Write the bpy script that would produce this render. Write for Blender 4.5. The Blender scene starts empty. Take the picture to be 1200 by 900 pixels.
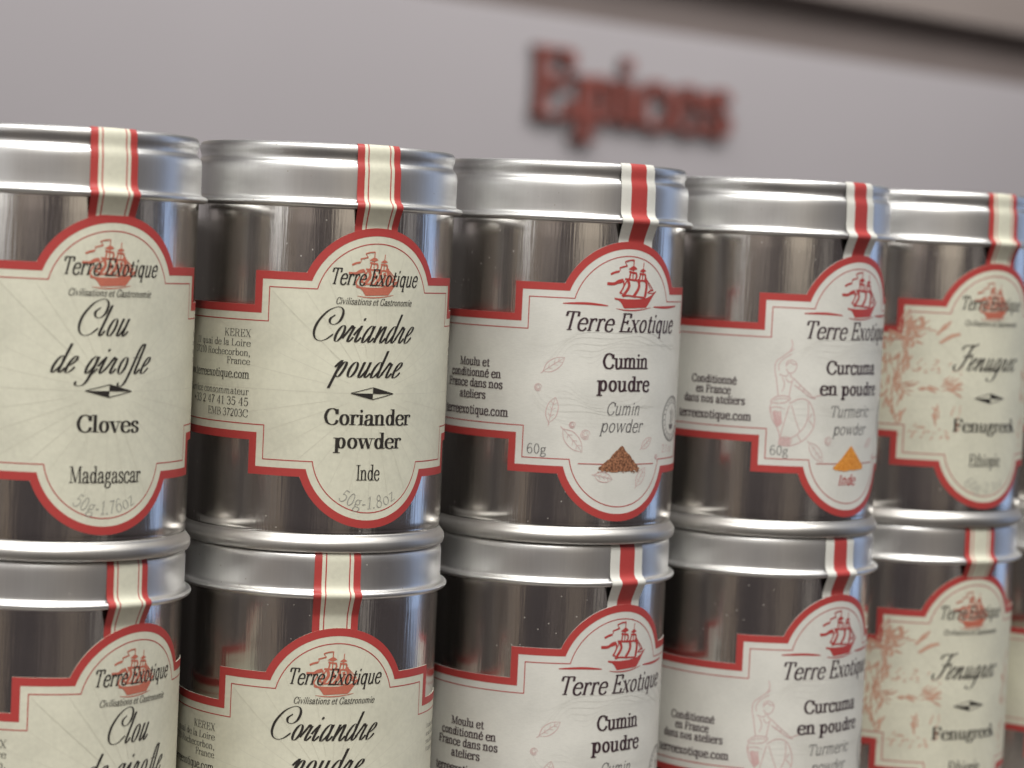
import bpy, math, random
from mathutils import Matrix, Vector
random.seed(7)
PI = math.pi
scene = bpy.context.scene
COL = scene.collection

# ------------------------------------------------------------------ camera
# frame: camera stands above the origin and looks along +Y; shelf top is z = 0; metres
CAM_Z = 0.16046
PITCH, ROLL = 0.05502, 0.04825
cam = bpy.data.cameras.new('camera')
cam.sensor_width = 36.0
cam.lens = 2776.3 / 1200 * 36.0
cam.clip_start, cam.clip_end = 0.02, 60
cam.dof.use_dof = True
cam.dof.focus_distance = 0.558
cam.dof.aperture_fstop = 13.8
cam.dof.aperture_blades = 0
cam_o = bpy.data.objects.new('camera', cam)
COL.objects.link(cam_o)
fwd = Vector((0, math.cos(PITCH), -math.sin(PITCH)))
r0 = Vector((1, 0, 0)); u0 = r0.cross(fwd)
rt = r0 * math.cos(ROLL) + u0 * math.sin(ROLL)
up = -r0 * math.sin(ROLL) + u0 * math.cos(ROLL)
m = Matrix((rt, up, -fwd)).transposed().to_4x4()
m.translation = (0, 0, CAM_Z)
cam_o.matrix_world = m
scene.camera = cam_o

# ------------------------------------------------------------------ light
world = bpy.data.worlds.new('World'); scene.world = world
world.use_nodes = True
bgn = world.node_tree.nodes['Background']
bgn.inputs['Color'].default_value = (0.058, 0.049, 0.050, 1)
bgn.inputs['Strength'].default_value = 1.0

def area(name, loc, target, sx, sy, power, col, spread=180):
    l = bpy.data.lights.new(name, 'AREA'); l.shape = 'RECTANGLE'
    l.size, l.size_y, l.energy, l.color = sx, sy, power, col
    l.spread = math.radians(spread)
    o = bpy.data.objects.new(name, l); COL.objects.link(o)
    o.location = loc
    o.rotation_euler = (Vector(target) - Vector(loc)).to_track_quat('-Z', 'Y').to_euler()
    return o
T0 = (0.0, 0.60, 0.12)
area('ceiling_spot_lamp', (0.05, -0.76, 1.48), T0, 0.13, 0.13, 13.5, (1.0, 0.985, 0.95))
area('overhead_lamp', (-0.70, -0.45, 1.75), T0, 1.2, 0.40, 20, (1.0, 0.982, 0.945))
area('overhead_lamp', (0.60, 0.05, 1.85), T0, 1.4, 0.40, 29, (1.0, 0.982, 0.945))
area('overhead_lamp', (-0.10, 2.40, 2.60), (0.3, 4.6, 0.4), 2.4, 0.5, 76, (1.0, 0.975, 0.965))  # added lamp, aimed at the wall to brighten it
area('overhead_lamp', (2.00, 3.60, 2.90), (2.4, 6.4, 0.4), 2.4, 0.5, 104, (1.0, 0.975, 0.965))  # second added lamp, evens out the wall further right
# added unseen lamps that put shop-like streaks into the tinplate: bearing from the tins, width, bottom, top, radiance, tint
for az, w, zb, ztop, rad, col in ((-74, 0.34, 0.10, 1.3, 0.34, (1.0, 0.93, 0.86)), (-43, 0.50, 0.14, 1.3, 1.0, (1.0, 0.98, 0.95)), (-14, 0.42, 0.16, 1.2, 0.26, (1.0, 0.84, 0.72)),
                                  (24, 0.55, 0.13, 1.3, 0.48, (1.0, 0.87, 0.70)), (84, 0.22, 0.02, 1.2, 0.26, (1.0, 0.96, 0.92)), (113, 0.40, -0.15, 1.1, 0.90, (0.46, 0.64, 1.0)),
                                  (-59, 0.10, -0.70, 1.2, 0.55, (0.90, 0.95, 1.0)), (-27, 0.13, -0.70, 0.9, 0.17, (1.0, 0.76, 0.52)), (8, 0.09, -0.70, 0.8, 0.10, (1.0, 0.80, 0.66)), (52, 0.16, -0.70, 1.2, 0.22, (1.0, 0.92, 0.82)),
                                  (-36, 0.30, -0.60, 0.05, 0.08, (1.0, 0.82, 0.62)), (28, 0.45, -0.60, 0.05, 0.085, (1.0, 0.80, 0.60))):
    a_ = math.radians(az); h_ = ztop - zb; zc_ = (zb + ztop) / 2
    lx, ly = 1.35 * math.sin(a_), 0.6 - 1.35 * math.cos(a_)
    area('added_streak_lamp', (lx, ly, zc_), (0, 0.6, zc_), w, h_, rad * PI * w * h_, col)

vs = scene.view_settings
vs.view_transform = 'Standard'; vs.look = 'None'; vs.gamma = 1.0
vs.use_curve_mapping = False
vs.exposure = 0.0
scene.render.engine = 'CYCLES'
scene.cycles.use_denoising = True
scene.cycles.max_bounces = 8
scene.cycles.glossy_bounces = 6
scene.cycles.caustics_reflective = False

# ------------------------------------------------------------------ materials
def new_mat(name):
    mt = bpy.data.materials.new(name); mt.use_nodes = True
    nt = mt.node_tree
    return mt, nt, nt.nodes['Principled BSDF']

def node(nt, t, **kw):
    n = nt.nodes.new(t)
    for k, v in kw.items(): setattr(n, k, v)
    return n

def ink(name, col, rough=0.5, vary=0.08):
    mt, nt, b = new_mat(name)
    tc = node(nt, 'ShaderNodeTexCoord')
    nz = node(nt, 'ShaderNodeTexNoise'); nz.inputs['Scale'].default_value = 1600; nz.inputs['Detail'].default_value = 2
    nt.links.new(tc.outputs['Object'], nz.inputs['Vector'])
    mx = node(nt, 'ShaderNodeMix', data_type='RGBA')
    mx.inputs[6].default_value = (*[c * (1 - vary) for c in col], 1)
    mx.inputs[7].default_value = (*[min(1, c * (1 + vary) + 0.01 * vary) for c in col], 1)
    nt.links.new(nz.outputs['Fac'], mx.inputs[0])
    nt.links.new(mx.outputs[2], b.inputs['Base Color'])
    b.inputs['Roughness'].default_value = rough
    return mt

def paper(name, col, fibre):
    mt, nt, b = new_mat(name)
    tc = node(nt, 'ShaderNodeTexCoord')
    mp = node(nt, 'ShaderNodeMapping'); mp.inputs['Scale'].default_value = fibre
    nz = node(nt, 'ShaderNodeTexNoise'); nz.inputs['Scale'].default_value = 900; nz.inputs['Detail'].default_value = 4
    nz2 = node(nt, 'ShaderNodeTexNoise'); nz2.inputs['Scale'].default_value = 90; nz2.inputs['Detail'].default_value = 3
    nt.links.new(tc.outputs['Object'], mp.inputs['Vector'])
    nt.links.new(mp.outputs['Vector'], nz.inputs['Vector'])
    nt.links.new(tc.outputs['Object'], nz2.inputs['Vector'])
    ad = node(nt, 'ShaderNodeMath', operation='MULTIPLY_ADD'); ad.inputs[1].default_value = 0.6
    nt.links.new(nz.outputs['Fac'], ad.inputs[0]); nt.links.new(nz2.outputs['Fac'], ad.inputs[2])
    cr = node(nt, 'ShaderNodeValToRGB')
    cr.color_ramp.elements[0].position = 0.55; cr.color_ramp.elements[1].position = 1.05
    cr.color_ramp.elements[0].color = (*[c * 0.90 for c in col], 1)
    cr.color_ramp.elements[1].color = (*[min(1, c * 1.05) for c in col], 1)
    nt.links.new(ad.outputs[0], cr.inputs['Fac'])
    nt.links.new(cr.outputs['Color'], b.inputs['Base Color'])
    bp = node(nt, 'ShaderNodeBump'); bp.inputs['Strength'].default_value = 0.12; bp.inputs['Distance'].default_value = 0.0002
    nt.links.new(nz.outputs['Fac'], bp.inputs['Height'])
    nt.links.new(bp.outputs['Normal'], b.inputs['Normal'])
    b.inputs['Roughness'].default_value = 0.52
    b.inputs['Specular IOR Level'].default_value = 0.35
    return mt

def tinplate(name, col, rough, grain, wave, aniso):
    mt, nt, b = new_mat(name)
    b.inputs['Metallic'].default_value = 1.0
    tc = node(nt, 'ShaderNodeTexCoord')
    mp = node(nt, 'ShaderNodeMapping'); mp.inputs['Scale'].default_value = (1, 1, 0.05)
    nt.links.new(tc.outputs['Object'], mp.inputs['Vector'])
    g = node(nt, 'ShaderNodeTexNoise'); g.inputs['Scale'].default_value = 1500; g.inputs['Detail'].default_value = 3
    nt.links.new(mp.outputs['Vector'], g.inputs['Vector'])
    w = node(nt, 'ShaderNodeTexNoise'); w.inputs['Scale'].default_value = 55; w.inputs['Detail'].default_value = 2
    nt.links.new(tc.outputs['Object'], w.inputs['Vector'])
    # dust and tiny scuffs
    v = node(nt, 'ShaderNodeTexVoronoi'); v.inputs['Scale'].default_value = 430; v.inputs['Randomness'].default_value = 1
    nt.links.new(tc.outputs['Object'], v.inputs['Vector'])
    lt = node(nt, 'ShaderNodeMath', operation='LESS_THAN'); lt.inputs[1].default_value = 0.068
    nt.links.new(v.outputs['Distance'], lt.inputs[0])
    dn = node(nt, 'ShaderNodeTexNoise'); dn.inputs['Scale'].default_value = 38
    nt.links.new(tc.outputs['Object'], dn.inputs['Vector'])
    gt = node(nt, 'ShaderNodeMath', operation='GREATER_THAN'); gt.inputs[1].default_value = 0.565
    nt.links.new(dn.outputs['Fac'], gt.inputs[0])
    dust = node(nt, 'ShaderNodeMath', operation='MULTIPLY')
    nt.links.new(lt.outputs[0], dust.inputs[0]); nt.links.new(gt.outputs[0], dust.inputs[1])
    # metal colour with a slight cloudiness
    mx = node(nt, 'ShaderNodeMix', data_type='RGBA')
    mx.inputs[6].default_value = (*[c * 0.90 for c in col], 1); mx.inputs[7].default_value = (*col, 1)
    nt.links.new(g.outputs['Fac'], mx.inputs[0])
    md = node(nt, 'ShaderNodeMix', data_type='RGBA'); md.inputs[7].default_value = (0.50, 0.47, 0.42, 1)
    nt.links.new(mx.outputs[2], md.inputs[6]); nt.links.new(dust.outputs[0], md.inputs[0])
    nt.links.new(md.outputs[2], b.inputs['Base Color'])
    inv = node(nt, 'ShaderNodeMath', operation='SUBTRACT'); inv.inputs[0].default_value = 1.0
    nt.links.new(dust.outputs[0], inv.inputs[1]); nt.links.new(inv.outputs[0], b.inputs['Metallic'])
    rr = node(nt, 'ShaderNodeMapRange')
    rr.inputs['To Min'].default_value = rough * 0.75; rr.inputs['To Max'].default_value = rough * 1.3
    nt.links.new(w.outputs['Fac'], rr.inputs['Value']); nt.links.new(rr.outputs['Result'], b.inputs['Roughness'])
    b1 = node(nt, 'ShaderNodeBump'); b1.inputs['Strength'].default_value = grain; b1.inputs['Distance'].default_value = 0.0001
    b2 = node(nt, 'ShaderNodeBump'); b2.inputs['Strength'].default_value = wave; b2.inputs['Distance'].default_value = 0.0008
    nt.links.new(g.outputs['Fac'], b1.inputs['Height'])
    nt.links.new(w.outputs['Fac'], b2.inputs['Height'])
    nt.links.new(b1.outputs['Normal'], b2.inputs['Normal'])
    nt.links.new(b2.outputs['Normal'], b.inputs['Normal'])
    if aniso:
        b.inputs['Anisotropic'].default_value = aniso
        tg = node(nt, 'ShaderNodeTangent', direction_type='RADIAL', axis='Z')
        nt.links.new(tg.outputs['Tangent'], b.inputs['Tangent'])
    return mt

def plain(name, col, rough=0.6, scale=12, vary=0.06):
    mt, nt, b = new_mat(name)
    tc = node(nt, 'ShaderNodeTexCoord')
    nz = node(nt, 'ShaderNodeTexNoise'); nz.inputs['Scale'].default_value = scale; nz.inputs['Detail'].default_value = 4
    nt.links.new(tc.outputs['Object'], nz.inputs['Vector'])
    mx = node(nt, 'ShaderNodeMix', data_type='RGBA')
    mx.inputs[6].default_value = (*[c * (1 - vary) for c in col], 1)
    mx.inputs[7].default_value = (*[c * (1 + vary) for c in col], 1)
    nt.links.new(nz.outputs['Fac'], mx.inputs[0]); nt.links.new(mx.outputs[2], b.inputs['Base Color'])
    b.inputs['Roughness'].default_value = rough
    return mt

def powder(name, dark, light):
    mt, nt, b = new_mat(name)
    tc = node(nt, 'ShaderNodeTexCoord')
    v = node(nt, 'ShaderNodeTexNoise'); v.inputs['Scale'].default_value = 1900; v.inputs['Detail'].default_value = 3
    nt.links.new(tc.outputs['Object'], v.inputs['Vector'])
    cr = node(nt, 'ShaderNodeValToRGB')
    cr.color_ramp.elements[0].position = 0.38; cr.color_ramp.elements[1].position = 0.66
    cr.color_ramp.elements[0].color = (*dark, 1); cr.color_ramp.elements[1].color = (*light, 1)
    nt.links.new(v.outputs['Fac'], cr.inputs['Fac']); nt.links.new(cr.outputs['Color'], b.inputs['Base Color'])
    b.inputs['Roughness'].default_value = 0.6
    return mt

M = dict(
    body=tinplate('bright_tinplate', (0.78, 0.76, 0.73), 0.18, 0.50, 0.07, 0.30),
    lid=tinplate('satin_tinplate', (0.83, 0.828, 0.815), 0.40, 0.06, 0.03, 0.0),
    rim=tinplate('dull_seam_tinplate', (0.58, 0.565, 0.54), 0.46, 0.10, 0.05, 0.0),
    cream=paper('cream_paper', (0.70, 0.69, 0.56), (1, 1, 1)),
    white=paper('white_paper', (0.705, 0.70, 0.645), (1, 1, 6)),
    red=ink('red_ink', (0.45, 0.054, 0.049)),
    black=ink('black_ink', (0.026, 0.022, 0.019)),
    plum=ink('plum_black_ink', (0.050, 0.026, 0.034)),
    greyt=ink('grey_ink', (0.13, 0.125, 0.125)),
    pale=ink('pale_grey_ink', (0.34, 0.335, 0.30)),
    rays=ink('ray_ink', (0.645, 0.63, 0.515)),
    swirl=ink('swirl_ink', (0.67, 0.665, 0.61)),
    ship_a=ink('orange_red_ink', (0.52, 0.155, 0.10), vary=0.15),
    pink=ink('pink_ink', (0.61, 0.41, 0.395), vary=0.2),
    orange=ink('sketch_orange_ink', (0.58, 0.34, 0.245), vary=0.3),
    cumin=powder('cumin_print', (0.12, 0.045, 0.022), (0.46, 0.21, 0.11)),
    turmeric=powder('turmeric_print', (0.62, 0.20, 0.02), (0.88, 0.40, 0.07)),
    wall=plain('pale_grey_wall_paint', (0.44, 0.415, 0.425), 0.7, 3, 0.03),
    dark=plain('black_brown_board', (0.045, 0.038, 0.036), 0.6, 4, 0.12),
    recess=plain('recess_shade_brown', (0.185, 0.155, 0.142), 0.6, 4, 0.12),  # brown with the recess's shade put into the colour
    beam=plain('taupe_board', (0.285, 0.245, 0.222), 0.6, 3, 0.08),
    sign=plain('brick_red_lacquer', (0.26, 0.080, 0.064), 0.45, 30, 0.06),
    sign_side=plain('dark_brown_letter_side', (0.055, 0.036, 0.032), 0.5, 30, 0.06),
    shelf=plain('grey_shelf_laminate', (0.20, 0.18, 0.165), 0.5, 25, 0.08),
)

# ------------------------------------------------------------------ helpers
def mesh_obj(name, verts, faces, mat, parent=None, smooth=False, mats=None, fmat=None):
    me = bpy.data.meshes.new(name)
    me.from_pydata(verts, [], faces)
    for mm in (mats or [mat]): me.materials.append(mm)
    if fmat: me.polygons.foreach_set('material_index', fmat)
    if smooth: me.polygons.foreach_set('use_smooth', [True] * len(faces))
    me.update()
    o = bpy.data.objects.new(name, me); COL.objects.link(o)
    if parent: o.parent = parent
    return o

def box(name, c, size, rz, mat, kind=None):
    x, y, z = [s / 2 for s in size]
    vs_ = [(i * x, j * y, k * z) for i in (-1, 1) for j in (-1, 1) for k in (-1, 1)]
    fs = [(0, 1, 3, 2), (4, 6, 7, 5), (0, 4, 5, 1), (2, 3, 7, 6), (0, 2, 6, 4), (1, 5, 7, 3)]
    o = mesh_obj(name, vs_, fs, mat)
    bv = o.modifiers.new('bevel', 'BEVEL'); bv.width = 0.002; bv.segments = 2
    o.location = c; o.rotation_euler.z = rz
    if kind: o['kind'] = kind
    return o

# ------------------------------------------------------------------ lettering: pen strokes on glyph skeletons
# glyph = (advance, [strokes]); L line, C smooth curve, E ellipse arc, S serif (x, y, left, right), D dot
XH = .46
def bowl(cx, rx=.175, cy=.23, ry=.235): return ('E', cx, cy, rx, ry, 0, 360)
RG = {
 ' ': (.24, []),
 'a': (.47, [('C', [(.08, .36), (.13, .44), (.22, .465), (.31, .43), (.335, .33), (.335, .10), (.36, .02), (.41, .01), (.45, .05)]),
             ('C', [(.335, .28), (.22, .25), (.10, .20), (.065, .11), (.10, .02), (.18, 0), (.27, .04), (.335, .12)]), ('D', .10, .355, 1)]),
 'b': (.51, [('L', .11, .72, .11, .02), bowl(.28, .17), ('S', .11, .72, 1, 0)]),
 'c': (.45, [('C', [(.385, .35), (.33, .435), (.24, .465), (.11, .39), (.06, .23), (.11, .06), (.24, -.005), (.35, .03), (.41, .12)]), ('D', .36, .355, 1)]),
 'd': (.53, [bowl(.235, .175), ('L', .40, .72, .40, 0), ('S', .40, .72, 1, 0), ('S', .40, 0, 0, 1)]),
 'e': (.47, [('L', .075, .255, .41, .255), ('C', [(.41, .255), (.385, .385), (.25, .465), (.11, .39), (.06, .23), (.11, .06), (.25, -.005), (.36, .03), (.42, .11)])]),
 'f': (.34, [('C', [(.36, .655), (.30, .72), (.22, .70), (.17, .60), (.17, .46)]), ('L', .17, .47, .17, 0), ('L', .06, .45, .31, .45), ('S', .17, 0, 1, 1), ('D', .345, .655, .8)]),
 'g': (.47, [('E', .215, .315, .145, .15, 0, 360), ('C', [(.13, .19), (.085, .12), (.12, .065), (.24, .05), (.37, .02), (.40, -.08), (.31, -.19), (.18, -.205), (.07, -.16), (.06, -.07), (.14, .03)]), ('C', [(.32, .41), (.37, .46), (.44, .455)])]),
 'h': (.53, [('L', .11, .72, .11, 0), ('C', [(.11, .33), (.18, .43), (.27, .465), (.36, .42), (.385, .31), (.385, .2)]), ('L', .385, .25, .385, 0), ('S', .11, .72, 1, 0), ('S', .11, 0, 1, 1), ('S', .385, 0, 1, 1)]),
 'i': (.25, [('L', .12, .46, .12, 0), ('S', .12, .46, 1, 0), ('S', .12, 0, 1, 1), ('D', .12, .63, 1.1)]),
 'k': (.50, [('L', .11, .72, .11, 0), ('L', .12, .19, .38, .45, 'h'), ('L', .21, .27, .41, 0, 'k'), ('S', .11, .72, 1, 0), ('S', .11, 0, 1, 1)]),
 'l': (.25, [('L', .12, .72, .12, 0), ('S', .12, .72, 1, 0), ('S', .12, 0, 1, 1)]),
 'm': (.79, [('L', .11, .46, .11, 0), ('C', [(.11, .33), (.17, .43), (.26, .465), (.345, .42), (.37, .31), (.37, .2)]), ('L', .37, .25, .37, 0), ('C', [(.37, .33), (.43, .43), (.52, .465), (.605, .42), (.63, .31), (.63, .2)]), ('L', .63, .25, .63, 0), ('S', .11, .46, 1, 0), ('S', .11, 0, 1, 1), ('S', .37, 0, 1, 1), ('S', .63, 0, 1, 1)]),
 'n': (.53, [('L', .11, .46, .11, 0), ('C', [(.11, .33), (.18, .43), (.27, .465), (.36, .42), (.385, .31), (.385, .2)]), ('L', .385, .25, .385, 0), ('S', .11, .46, 1, 0), ('S', .11, 0, 1, 1), ('S', .385, 0, 1, 1)]),
 'o': (.49, [bowl(.245, .19)]),
 'p': (.52, [('L', .11, .46, .11, -.22), bowl(.285, .17), ('S', .11, .46, 1, 0), ('S', .11, -.22, 1, 1)]),
 'q': (.52, [bowl(.235, .175), ('L', .40, .46, .40, -.22), ('S', .40, -.22, 1, 1)]),
 'r': (.38, [('L', .11, .46, .11, 0), ('C', [(.11, .30), (.16, .41), (.25, .455), (.33, .44)]), ('S', .11, .46, 1, 0), ('S', .11, 0, 1, 1), ('D', .325, .405, 1)]),
 's': (.40, [('C', [(.325, .34), (.29, .435), (.2, .465), (.10, .42), (.085, .34), (.14, .275), (.25, .22), (.325, .15), (.31, .045), (.2, -.005), (.10, .03), (.065, .135)])]),
 't': (.34, [('L', .15, .60, .15, .10), ('C', [(.15, .12), (.17, .03), (.235, 0), (.32, .05)]), ('L', .04, .445, .30, .445)]),
 'u': (.53, [('L', .11, .46, .11, .14), ('C', [(.11, .16), (.135, .04), (.215, 0), (.31, .04), (.385, .13)]), ('L', .385, .46, .385, 0), ('S', .11, .46, 1, 0), ('S', .385, .46, 1, 0), ('S', .385, 0, 0, 1)]),
 'v': (.47, [('L', .07, .46, .24, 0, 'k'), ('L', .24, 0, .40, .46, 'h'), ('S', .07, .46, 1, 1), ('S', .40, .46, 1, 1)]),
 'w': (.70, [('L', .07, .46, .21, 0, 'k'), ('L', .21, 0, .345, .46, 'h'), ('L', .345, .46, .48, 0, 'k'), ('L', .48, 0, .62, .46, 'h'), ('S', .07, .46, 1, 1), ('S', .345, .46, 1, 0), ('S', .62, .46, 1, 1)]),
 'x': (.47, [('L', .08, .46, .39, 0, 'k'), ('L', .39, .46, .07, 0, 'h'), ('S', .08, .46, 1, 1), ('S', .39, .46, 1, 1), ('S', .07, 0, 1, 1), ('S', .39, 0, 1, 1)]),
 'z': (.43, [('L', .07, .45, .36, .45), ('L', .36, .45, .07, 0, 'k'), ('L', .07, .015, .37, .015)]),
 'A': (.66, [('L', .10, 0, .32, .70, 'h'), ('L', .31, .70, .55, 0, 'k'), ('L', .18, .24, .47, .24), ('S', .10, 0, 1, 1), ('S', .55, 0, 1, 1)]),
 'B': (.60, [('L', .14, .70, .14, 0), ('L', .06, .69, .32, .69), ('C', [(.32, .69), (.45, .62), (.45, .45), (.32, .38)]), ('L', .14, .375, .34, .375), ('C', [(.33, .375), (.51, .29), (.51, .09), (.33, .012)]), ('L', .06, .012, .34, .012)]),
 'C': (.63, [('C', [(.55, .50), (.50, .64), (.35, .71), (.17, .63), (.07, .35), (.16, .08), (.36, -.005), (.51, .06), (.57, .20)]), ('L', .55, .69, .555, .47)]),
 'E': (.58, [('L', .15, .70, .15, 0), ('L', .05, .687, .49, .687), ('L', .15, .37, .38, .37), ('L', .05, .013, .52, .013), ('L', .48, .69, .495, .53), ('L', .38, .44, .38, .30), ('L', .51, .01, .535, .18)]),
 'F': (.55, [('L', .15, .70, .15, 0), ('L', .05, .687, .49, .687), ('L', .15, .36, .37, .36), ('L', .48, .69, .495, .52), ('L', .37, .43, .37, .29), ('S', .15, 0, 1.2, 1.2)]),
 'G': (.68, [('C', [(.55, .52), (.50, .64), (.35, .71), (.17, .63), (.07, .35), (.16, .08), (.36, -.005), (.50, .04), (.55, .12)]), ('L', .55, .30, .55, .04), ('S', .55, .30, 1.4, 1), ('L', .55, .69, .555, .50)]),
 'I': (.32, [('L', .16, .70, .16, 0), ('S', .16, .70, 1.2, 1.2), ('S', .16, 0, 1.2, 1.2)]),
 'K': (.65, [('L', .15, .70, .15, 0), ('L', .16, .27, .52, .69, 'h'), ('L', .27, .40, .55, 0, 'k'), ('S', .15, .70, 1, 1), ('S', .15, 0, 1, 1), ('S', .52, .69, 1, 1), ('S', .55, 0, 1, 1)]),
 'L': (.56, [('L', .15, .70, .15, 0), ('L', .05, .013, .50, .013), ('L', .49, .01, .515, .19), ('S', .15, .70, 1.1, 1.1)]),
 'M': (.80, [('L', .13, .70, .11, 0, 'h'), ('L', .14, .70, .39, .02, 'k'), ('L', .39, .02, .63, .70, 'h'), ('L', .65, .70, .67, 0), ('S', .11, 0, 1, 1), ('S', .67, 0, 1, 1), ('S', .12, .70, 1, 0), ('S', .66, .70, 0, 1)]),
 'R': (.64, [('L', .15, .70, .15, 0), ('L', .05, .69, .34, .69), ('C', [(.33, .69), (.48, .62), (.48, .43), (.33, .36)]), ('L', .15, .36, .35, .36), ('C', [(.33, .36), (.43, .27), (.47, .06), (.55, 0), (.60, .03)]), ('S', .15, 0, 1.1, 1.1)]),
 'S': (.50, [('C', [(.41, .52), (.36, .66), (.25, .71), (.12, .64), (.10, .51), (.18, .42), (.32, .33), (.42, .22), (.39, .06), (.25, -.005), (.12, .05), (.07, .20)])]),
 'T': (.60, [('L', .30, .70, .30, 0), ('L', .05, .687, .55, .687), ('L', .055, .69, .045, .52), ('L', .545, .69, .555, .52), ('S', .30, 0, 1.3, 1.3)]),
 'X': (.62, [('L', .10, .70, .50, 0, 'k'), ('L', .51, .70, .10, 0, 'h'), ('S', .10, .70, 1, 1), ('S', .51, .70, 1, 1), ('S', .10, 0, 1, 1), ('S', .50, 0, 1, 1)]),
 '0': (.50, [('E', .25, .35, .18, .355, 0, 360)]),
 '1': (.40, [('L', .22, .70, .22, 0), ('L', .22, .69, .09, .58, 'h'), ('S', .22, 0, 1.2, 1.2)]),
 '2': (.48, [('C', [(.08, .52), (.13, .66), (.25, .705), (.37, .64), (.39, .50), (.31, .33), (.16, .14), (.07, .02)]), ('L', .07, .03, .41, .03, 'k')]),
 '3': (.48, [('C', [(.09, .57), (.15, .68), (.26, .70), (.37, .62), (.36, .46), (.22, .38)]), ('C', [(.22, .38), (.38, .32), (.41, .14), (.30, .01), (.16, 0), (.07, .12)])]),
 '4': (.50, [('L', .34, .70, .34, 0), ('L', .34, .69, .06, .21, 'h'), ('L', .05, .21, .45, .21), ('S', .34, 0, 1, 1)]),
 '5': (.48, [('L', .13, .68, .40, .68, 'k'), ('L', .13, .69, .11, .37, 'h'), ('C', [(.11, .38), (.23, .44), (.37, .38), (.41, .22), (.33, .05), (.19, -.005), (.07, .10)])]),
 '6': (.50, [('C', [(.39, .64), (.28, .705), (.15, .62), (.07, .38), (.09, .14), (.20, 0), (.33, .02), (.42, .19), (.35, .38), (.22, .42), (.10, .30)])]),
 '7': (.46, [('L', .06, .67, .41, .67, 'k'), ('C', [(.41, .67), (.28, .42), (.20, .18), (.18, 0)])]),
 '8': (.50, [('E', .25, .54, .135, .165, 0, 360), ('E', .25, .185, .17, .19, 0, 360)]),
 '-': (.32, [('L', .06, .24, .26, .24, 'k')]),
 '.': (.22, [('D', .11, .04, 1.1)]),
 ',': (.22, [('D', .11, .04, 1.1), ('C', [(.14, .03), (.13, -.06), (.07, -.12)])]),
 '+': (.50, [('L', .08, .30, .42, .30, 'k'), ('L', .25, .46, .25, .14)]),
 ':': (.22, [('D', .11, .04, 1.1), ('D', .11, .40, 1.1)]),
}
RG['\u00e9'] = (RG['e'][0], RG['e'][1] + [('L', .21, .54, .33, .68, 'k')])
# copperplate hand, drawn upright (slant added later); capital height = 1
def _ex(x): return ('C', [(x, .16), (x + .01, .05), (x + .05, .0), (x + .10, .05), (x + .145, .14)])
_bw = ('C', [(.235, .34), (.20, .455), (.13, .475), (.06, .36), (.03, .17), (.06, .02), (.11, .0), (.18, .09), (.24, .24)])
_capC = [(520, 172), (482, 205), (484, 243), (520, 251), (562, 217), (583, 155), (570, 112), (525, 106), (455, 145), (388, 230), (360, 310), (368, 370), (408, 395), (460, 378), (512, 335)]
_capC = [((x - 372) / 290 * 1.12 - .46 * (395 - y) / 290, (395 - y) / 290) for x, y in _capC]
SG = {
 ' ': (.26, []),
 'C': (.47, [('C', _capC)]),
 'F': (.46, [('C', [(.30, .97), (.27, .60), (.22, .16), (.12, .0), (.0, .03), (-.06, .14), (-.02, .22)]), ('C', [(-.06, .78), (.0, .93), (.14, .95), (.34, .92), (.50, 1.02)]), ('C', [(.10, .50), (.26, .53), (.44, .54)]), ('C', [(.10, .53), (.26, .555), (.42, .57)]), ('L', .43, .62, .43, .46), ('C', [(.0, .90), (.14, .92), (.34, .89), (.50, .99)])]),
 'a': (.37, [_bw, ('L', .24, .48, .24, .14), _ex(.24)]),
 'c': (.25, [('C', [(.20, .37), (.18, .46), (.12, .475), (.05, .34), (.03, .15), (.07, .01), (.14, .02), (.24, .16)]), ('D', .19, .38, .6)]),
 'd': (.37, [_bw, ('L', .24, .84, .24, .14), _ex(.24)]),
 'e': (.26, [('C', [(.04, .19), (.13, .26), (.20, .37), (.19, .46), (.13, .475), (.06, .36), (.03, .17), (.06, .02), (.13, .01), (.20, .08), (.25, .17)])]),
 'f': (.20, [('C', [(.28, .79), (.26, .86), (.20, .84), (.155, .70), (.14, .45), (.135, .1), (.11, -.22), (.05, -.35), (-.05, -.36), (-.11, -.29)]), ('C', [(.04, .46), (.13, .47), (.24, .47)]), ('D', -.10, -.29, .6), ('D', .275, .79, .5)]),
 'g': (.37, [_bw, ('L', .24, .48, .235, -.02), ('C', [(.235, .05), (.22, -.20), (.16, -.33), (.04, -.37), (-.06, -.34), (-.10, -.27)]), ('D', -.09, -.27, .6), ('C', [(.20, -.10), (.30, .04), (.36, .14)])]),
 'i': (.22, [('L', .06, .48, .06, .14), _ex(.06), ('D', .055, .67, .75), ('C', [(-.06, .2), (.0, .36), (.06, .46)])]),
 'l': (.22, [('L', .06, .84, .06, .14), _ex(.06)]),
 'n': (.38, [('L', .06, .48, .06, 0), ('C', [(.06, .10), (.13, .34), (.19, .46), (.235, .46), (.245, .34), (.245, .25)]), ('L', .245, .30, .245, .14), _ex(.245)]),
 'o': (.31, [('E', .145, .237, .122, .24, 0, 360)]),
 'p': (.33, [('L', .06, .52, .06, -.36), ('C', [(.06, .16), (.12, .40), (.18, .475), (.235, .42), (.24, .24), (.20, .05), (.14, .0), (.07, .06)]), ('C', [(-.05, .30), (.01, .44), (.06, .50)])]),
 'r': (.29, [('C', [(-.05, .10), (.02, .30), (.075, .47)]), ('C', [(.06, .40), (.075, .47), (.10, .46), (.13, .41), (.19, .43)]), ('L', .165, .44, .135, .14), ('C', [(.14, .17), (.145, .05), (.185, .0), (.235, .05), (.28, .14)])]),
 'u': (.38, [('L', .06, .48, .06, .14), ('C', [(.06, .17), (.07, .04), (.12, .0), (.18, .09), (.245, .27)]), ('L', .245, .48, .245, .14), _ex(.245)]),
}

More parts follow.
